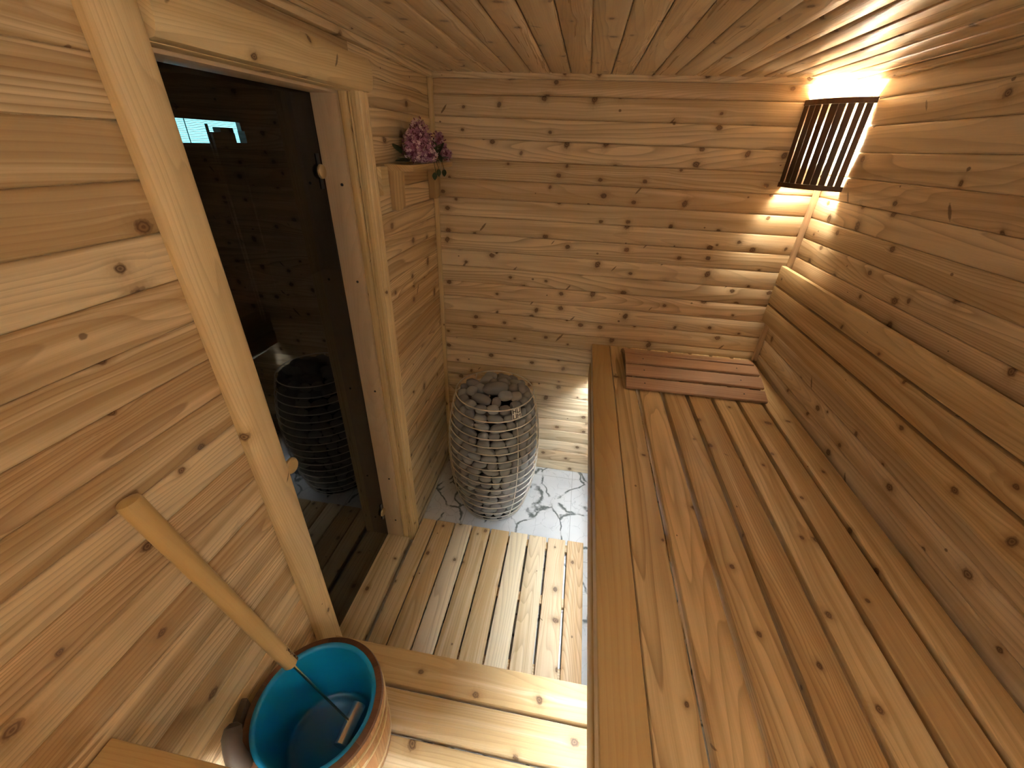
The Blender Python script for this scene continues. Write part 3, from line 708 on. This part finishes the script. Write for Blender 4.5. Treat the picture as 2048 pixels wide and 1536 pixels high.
# cut-out name plate
def plate():
    m = MBld(); zt, zb_ = 0.782, 0.733; n_ = 1
    a0 = AV - 0.150; a1 = AV + 0.150
    rows = ["#########", "##.#.#.##", "##...#.##"]
    art = ["###########",
           "#.#.#.#.#.#",
           "#.#.#.#.#.#"]
    # letters are dark cut-outs; 11 x 11 grid: H U over U M
    g = ["###########",
         "#.###.#.#.#",
         "#.###.#.#.#",
         "#.....#.#.#",
         "#.###.#...#",
         "###########",
         "#.#.#.###.#",
         "#.#.#..#..#",
         "#.#.#.#.#.#",
         "#...#.###.#",
         "###########"]
    return m
HUUM = [("H", 0, 0), ("U", 1, 0), ("U", 0, 1), ("M", 1, 1)]
def face_pt(a, z, off): return Vector((SX + (RR(z) + off) * math.cos(a), SY + (RR(z) + off) * math.sin(a), z))
def patch(m, s0, s1, t0, t1, off, th):
    """s across 0..1, t down 0..1 on the plate"""
    aw = 0.118; zt, hh = 0.787, 0.056
    P = [(s0, t0), (s1, t0), (s1, t1), (s0, t1)]
    A = [face_pt(AV + aw * (2 * s - 1), zt - hh * t, off + th) for s, t in P]; B = [face_pt(AV + aw * (2 * s - 1), zt - hh * t, off) for s, t in P]
    va = [m.bm.verts.new(p) for p in A]; vb = [m.bm.verts.new(p) for p in B]
    fs = [m.bm.faces.new(va), m.bm.faces.new(vb[::-1])] + [m.bm.faces.new((va[i], va[(i + 1) % 4], vb[(i + 1) % 4], vb[i])) for i in range(4)]
    m._fill(fs, lambda l, f: (l.vert.co.x, l.vert.co.z))
GL = {'H': ["#..#", "#..#", "####", "#..#", "#..#"], 'U': ["#..#", "#..#", "#..#", "#..#", "####"], 'M': ["#...#", "##.##", "#.#.#", "#...#", "#...#"]}
m = MBld(); patch(m, 0, 1, 0, 1, 0.0005, 0.0012); pl = m.build('name_plate', M_black, stv)
m = MBld()
for a, b, c, d in [(0, 1, 0, .06), (0, 1, .94, 1), (0, .06, 0, 1), (.94, 1, 0, 1), (.47, .53, 0, 1), (0, 1, .47, .53)]: patch(m, a, b, c, d, 0.0018, 0.001)
for ch, cxx, cyy in HUUM:
    G = GL[ch]; nx = len(G[0]); ny = 5
    s0, t0 = (0.06 if cxx == 0 else 0.53), (0.06 if cyy == 0 else 0.53); cw = 0.41 / (nx); chh = 0.41 / ny
    # plate metal fills everything that is not a letter stroke, letters stay dark
    for r_ in range(ny):
        for q in range(nx):
            if G[r_][q] == '.': patch(m, s0 + q * cw, s0 + (q + 1) * cw, t0 + r_ * chh, t0 + (r_ + 1) * chh, 0.0018, 0.001)
m.build('lettering', M_steel, pl)

# stones
_stone_mesh = []
for k in range(9):
    bm = bmesh.new(); bmesh.ops.create_icosphere(bm, subdivisions=3, radius=1.0)
    for v in bm.verts:
        c = v.co.normalized(); e = 0.82
        c = Vector([math.copysign(abs(q) ** e, q) for q in c]); 
        nz = noise.noise(c * 0.9 + Vector((k * 7.3, 0, 0))) * 0.22 + noise.noise(c * 2.2 + Vector((0, k * 3.1, 0))) * 0.06
        v.co = c * (0.93 + nz)
    xs_ = [v.co.x for v in bm.verts]; ys_ = [v.co.y for v in bm.verts]; zs_ = [v.co.z for v in bm.verts]
    mx, my, mz = max(map(abs, xs_)), max(map(abs, ys_)), max(map(abs, zs_))
    for v in bm.verts: v.co = Vector((v.co.x / mx, v.co.y / my, v.co.z / mz))
    me = bpy.data.meshes.new('stone'); bm.to_mesh(me); bm.free(); me.materials.append((M_stone, M_stone2, M_stone3)[k % 3])
    for p in me.polygons: p.use_smooth = True
    _stone_mesh.append(me)
def stone(loc, size, rot, label, group):
    o = bpy.data.objects.new('sauna_stone', random.choice(_stone_mesh)); C.objects.link(o)
    o.location = loc; o.scale = size; o.rotation_euler = rot
    tag(o, label, 'stone', group); return o
rs = random.Random(11)
rowz = 0.057; nrow = 0
z = rowz; rows_z = []
while z < 0.735: rows_z.append(z); z += 0.0445
for ri, z in enumerate(rows_z):
    part = 'lowest' if z < 0.28 else ('middle' if z < 0.52 else 'uppermost'); R_ = RR(z) - 0.026; circ = 2 * PI * R_
    n = max(10, int(round(circ / 0.068))); ws = [rs.uniform(0.65, 1.45) for _ in range(n)]; tot = sum(ws); a = rs.uniform(0, 2 * PI)
    for wv in ws:
        da = 2 * PI * wv / tot; ac = a + da / 2; a += da
        wid = da * R_ / 2 * 0.99; hgt = rs.uniform(0.0215, 0.0245)
        depth = rs.uniform(0.019, 0.022)
        zz = z + rs.uniform(-0.004, 0.004); rr_ = RR(zz) - 0.0105 - depth
        slope = math.atan2(RR(zz + 0.01) - RR(zz - 0.01), 0.02)
        stone((SX + rr_ * math.cos(ac), SY + rr_ * math.sin(ac), zz), (depth, wid, hgt), (rs.uniform(-0.22, 0.22), slope, ac),
              'rounded grey stone packed behind the %s wire rings of the stove' % part, 'stones behind the %s wire rings' % part)
# heap on top
tops = [((0.01, -0.03), .068, .042, .028, 0.3, 'long grey oval stone in the middle of the heap on top of the stove'),
        ((-0.045, -0.105), .058, .027, .026, -0.35, 'long grey stone lying at the near edge of the heap on top of the stove')]
for (ax, ay), a_, b_, c_, ro, lb in tops: stone((SX + ax, SY + ay, 0.812 if ay > -0.1 else 0.785), (a_, b_, c_), (0, 0, ro), lb, 'stones heaped on top of the stove')
rest = [(-0.125, 0.02, .050, .028), (-0.06, 0.075, .042, .034), (-0.02, 0.05, .026, .036), (0.045, 0.055, .040, .026), (0.10, 0.085, .05, .03), (0.10, 0.01, .036, .034), (0.145, 0.03, .032, .040), (0.075, -0.07, .042, .033), (0.13, -0.06, .035, .030), (0.035, -0.125, .028, .024),
        (-0.115, -0.05, .034, .03), (-0.08, -0.02, .034, .028), (-0.13, -0.095, .03, .028), (0.03, 0.125, .05, .028), (-0.05, 0.14, .05, .03), (-0.12, 0.105, .04, .04), (0.1, -0.12, .03, .026), (-0.02, -0.165, .045, .024), (0.155, 0.09, .03, .03)]
for ax, ay, a_, b_ in rest:
    if math.hypot(ax, ay) > 0.152: continue
    a_ *= 0.9; b_ *= 0.88; ax *= 0.93; ay *= 0.93
    stone((SX + ax, SY + ay, 0.788 + rs.uniform(-.006, .012) - 0.45 * max(0, math.hypot(ax, ay) - 0.12)) if math.hypot(ax, ay) < 0.14 else (SX + ax * 0.8, SY + ay * 0.8, 0.790), (a_, b_, rs.uniform(.023, .028)), (rs.uniform(-.2, .2), rs.uniform(-.2, .2), rs.uniform(-.5, .5)), 'grey rounded stone heaped on top of the stove', 'stones heaped on top of the stove')
for k in range(12):
    a = 2 * PI * k / 12 + 0.1; stone((SX + 0.125 * math.cos(a), SY + 0.125 * math.sin(a), 0.712), (.03, .034, .024), (0, 0, a), 'grey rounded stone heaped on top of the stove', 'stones heaped on top of the stove')

for k in range(17):
    a = 2 * PI * k / 17 + 0.05
    if k in (6, 7): continue
    stone((SX + 0.164 * math.cos(a), SY + 0.164 * math.sin(a), 0.764 + rs.uniform(-.004, .006)), (.026, .031, .024), (rs.uniform(-.2, .2), 0, a), 'grey rounded stone heaped on top of the stove', 'stones heaped on top of the stove')

# ------------------------------------------------------------------ bucket
BX, BY, ZR = 0.186, -1.693, 0.605
RO = 0.166
bk = thing('sauna_bucket', 'round wooden bucket with blue plastic liner standing on the step bench', 'bucket', (BX, BY, ST))
m = MBld(); n = 22
for k in range(n):
    a0 = 2 * PI * k / n + 0.1; a1 = a0 + 2 * PI / n - 0.004
    m.lathe([(0.138, ST + 0.0008), (RO - 0.008, ST + 0.0008), (RO - 0.001, ZR - 0.004), (RO - 0.003, ZR - 0.0005), (0.146, ZR - 0.0005)], BX, BY, 5, a0, a1, tone=(random.random(), random.random(), random.random()))
m.build('staves', MBS, bk)
m = MBld()
for k in range(11):
    a0 = 2 * PI * k / 11 + 0.2; a1 = a0 + 2 * PI / 11 - 0.002
    m.lathe([(0.1465, ZR), (RO - 0.003, ZR), (RO, ZR + 0.004), (RO - 0.003, ZR + 0.012), (0.1465, ZR + 0.012), (0.1445, ZR + 0.006)], BX, BY, 8, a0, a1, tone=(random.random() ** 2, random.random(), random.random()))
m.build('rim', MDK, bk)['label'] = 'dark red brown rim'
for zc, hh in ((0.572, 0.011), (0.515, 0.011), (0.40, 0.011)):
    r_ = RO - 0.008 + 0.007 * (zc - ST) / (ZR - ST) + 0.0006
    m = MBld(); m.lathe([(r_, zc - hh / 2), (r_ + 0.0028, zc - hh / 2), (r_ + 0.0032, zc + hh / 2), (r_, zc + hh / 2)], BX, BY, 72); m.build('hoop', M_hoop, bk)
m = MBld()
m.lathe([(0.0, ST + 0.030), (0.085, ST + 0.030), (0.088, ST + 0.033), (0.100, ST + 0.033), (0.112, ST + 0.036), (0.120, ST + 0.045), (0.1385, ZR + 0.008), (0.1405, ZR + 0.010), (0.1445, ZR + 0.0125), (0.148, ZR + 0.0145), (0.1435, ZR + 0.0155), (0.138, ZR + 0.013), (0.1355, ZR + 0.006), (0.1165, ST + 0.050), (0.108, ST + 0.042), (0.099, ST + 0.040), (0.088, ST + 0.040), (0.084, ST + 0.036), (0.0, ST + 0.036)][::-1], BX, BY, 72)
bmesh.ops.remove_doubles(m.bm, verts=m.bm.verts[:], dist=1e-5)
m.build('liner', M_blue, bk, smooth=50)['label'] = 'glossy blue plastic liner'
# grip: upright ear and a curved dark horn
m = MBld(); ea = math.radians(197)
mt = Matrix.Translation((BX + (RO + 0.0085) * math.cos(ea), BY + (RO + 0.0085) * math.sin(ea), 0)) @ Matrix.Rotation(ea, 4, 'Z')
m.board(-0.0075, 0.0075, -0.026, 0.026, 0.50, 0.635, 'z', 0.003, mat=mt); m.build('ear', M_grip, bk)
m = MBld()
m.tube([(0.100, -1.838, 0.585), (0.092, -1.834, 0.612), (0.074, -1.826, 0.628), (0.055, -1.812, 0.636), (0.042, -1.795, 0.644), (0.036, -1.781, 0.652), (0.033, -1.775, 0.656)], [.017, .023, .022, .020, .0215, .018, .008], 14)
m.build('grip', M_grip, bk)

# ------------------------------------------------------------------ ladle
ld = thing('ladle', 'long ladle with thick birch handle leaning from the bucket to the left wall', 'ladle', (0.2307, -1.6558, 0.41))
E_ = Vector((0.0235, -1.7165, 1.3365)); B_ = Vector((0.2307, -1.6558, 0.418)); A_ = Vector((0.1483, -1.6790, 0.7715)); A_ = B_ + (E_ - B_) * ((A_ - B_).length / (E_ - B_).length)
dd = (E_ - A_).normalized()
m = MBld(); L_ = (E_ - A_).length
hp = [(0, .006), (.002, .013), (.008, .0165), (0.05, .0172), (.2, .0172), (.4, .0178), (L_ - .012, .0190), (L_ - .003, .0175), (L_, .010)]
m.tube([A_ + dd * a for a, _ in hp], [b for _, b in hp], 24, tone=(.3, .2, .3)); hd_ = m.build('handle', MH, ld)
m = MBld(); m.tube([A_ + dd * 0.001, B_ + dd * 0.2, B_], [.0036, .0032, .0030], 10); m.build('rod', M_brass, ld)['label'] = 'thin shiny metal rod'
# scoop: small steel cup lying on its side on the bucket floor
m = MBld(); sc0 = Vector((0.232, -1.610, 0.4275)); sc1 = Vector((0.227, -1.712, 0.4275))
m.tube([sc0, sc0 + (sc1 - sc0) * .02, sc0 + (sc1 - sc0) * .5, sc1 - (sc1 - sc0) * .02, sc1], [.018, .020, .0205, .020, .0185], 28); m.build('scoop', M_scoop, ld)['label'] = 'steel scoop'
# burnt lettering near the lower end of the handle
side = dd.cross(Vector((co.location - A_)).normalized()).normalized()
view = (Vector(co.location) - A_).normalized(); fr_ = (view - dd * view.dot(dd)).normalized()
ang0 = math.radians(48)
m = MBld(); rl = random.Random(5)
def on_handle(s_, ang, off=0.0004):
    nrm = fr_ * math.cos(ang) + side * math.sin(ang)
    return A_ + dd * s_ + nrm * (0.0172 + off)
def stroke(p, q, wd=0.0009):
    (s0, a0), (s1, a1) = p, q; n = 3
    pts = [on_handle(s0 + (s1 - s0) * k / n, a0 + (a1 - a0) * k / n) for k in range(n + 1)]
    m.tube(pts, wd, 5)
LET = {'R': [((0, 0), (0, 1)), ((0, 1), (.7, 1)), ((.7, 1), (.7, .5)), ((.7, .5), (0, .5)), ((.3, .5), (.8, 0))], 'e': [((0, .3), (.7, .3)), ((.7, .3), (.6, .6)), ((.6, .6), (0, .6)), ((0, .6), (0, 0)), ((0, 0), (.7, 0))],
       'n': [((0, 0), (0, .6)), ((0, .6), (.6, .6)), ((.6, .6), (.6, 0))], 't': [((.3, 1), (.3, 0)), ((0, .65), (.6, .65))], 'o': [((0, 0), (.6, 0)), ((.6, 0), (.6, .6)), ((.6, .6), (0, .6)), ((0, .6), (0, 0))],
       'g': [((0, 0), (.6, 0)), ((.6, .6), (0, .6)), ((0, .6), (0, 0)), ((.6, .6), (.6, -.4)), ((.6, -.4), (.1, -.4))], 'i': [((.2, 0), (.2, .6)), ((.2, .85), (.2, .9))], 'l': [((.2, 0), (.2, 1))]}
ps = 0.062
for ch in 'lentineng':
    for (x0, y0), (x1, y1) in LET[ch]:
        hgt = 0.0075
        stroke((ps - x0 * hgt, ang0 + (y0 - .5) * hgt / 0.0172 * -1), (ps - x1 * hgt, ang0 + (y1 - .5) * hgt / 0.0172 * -1), 0.0006)
    ps -= 0.0062
m.build('burnt_lettering', M_dark, hd_)
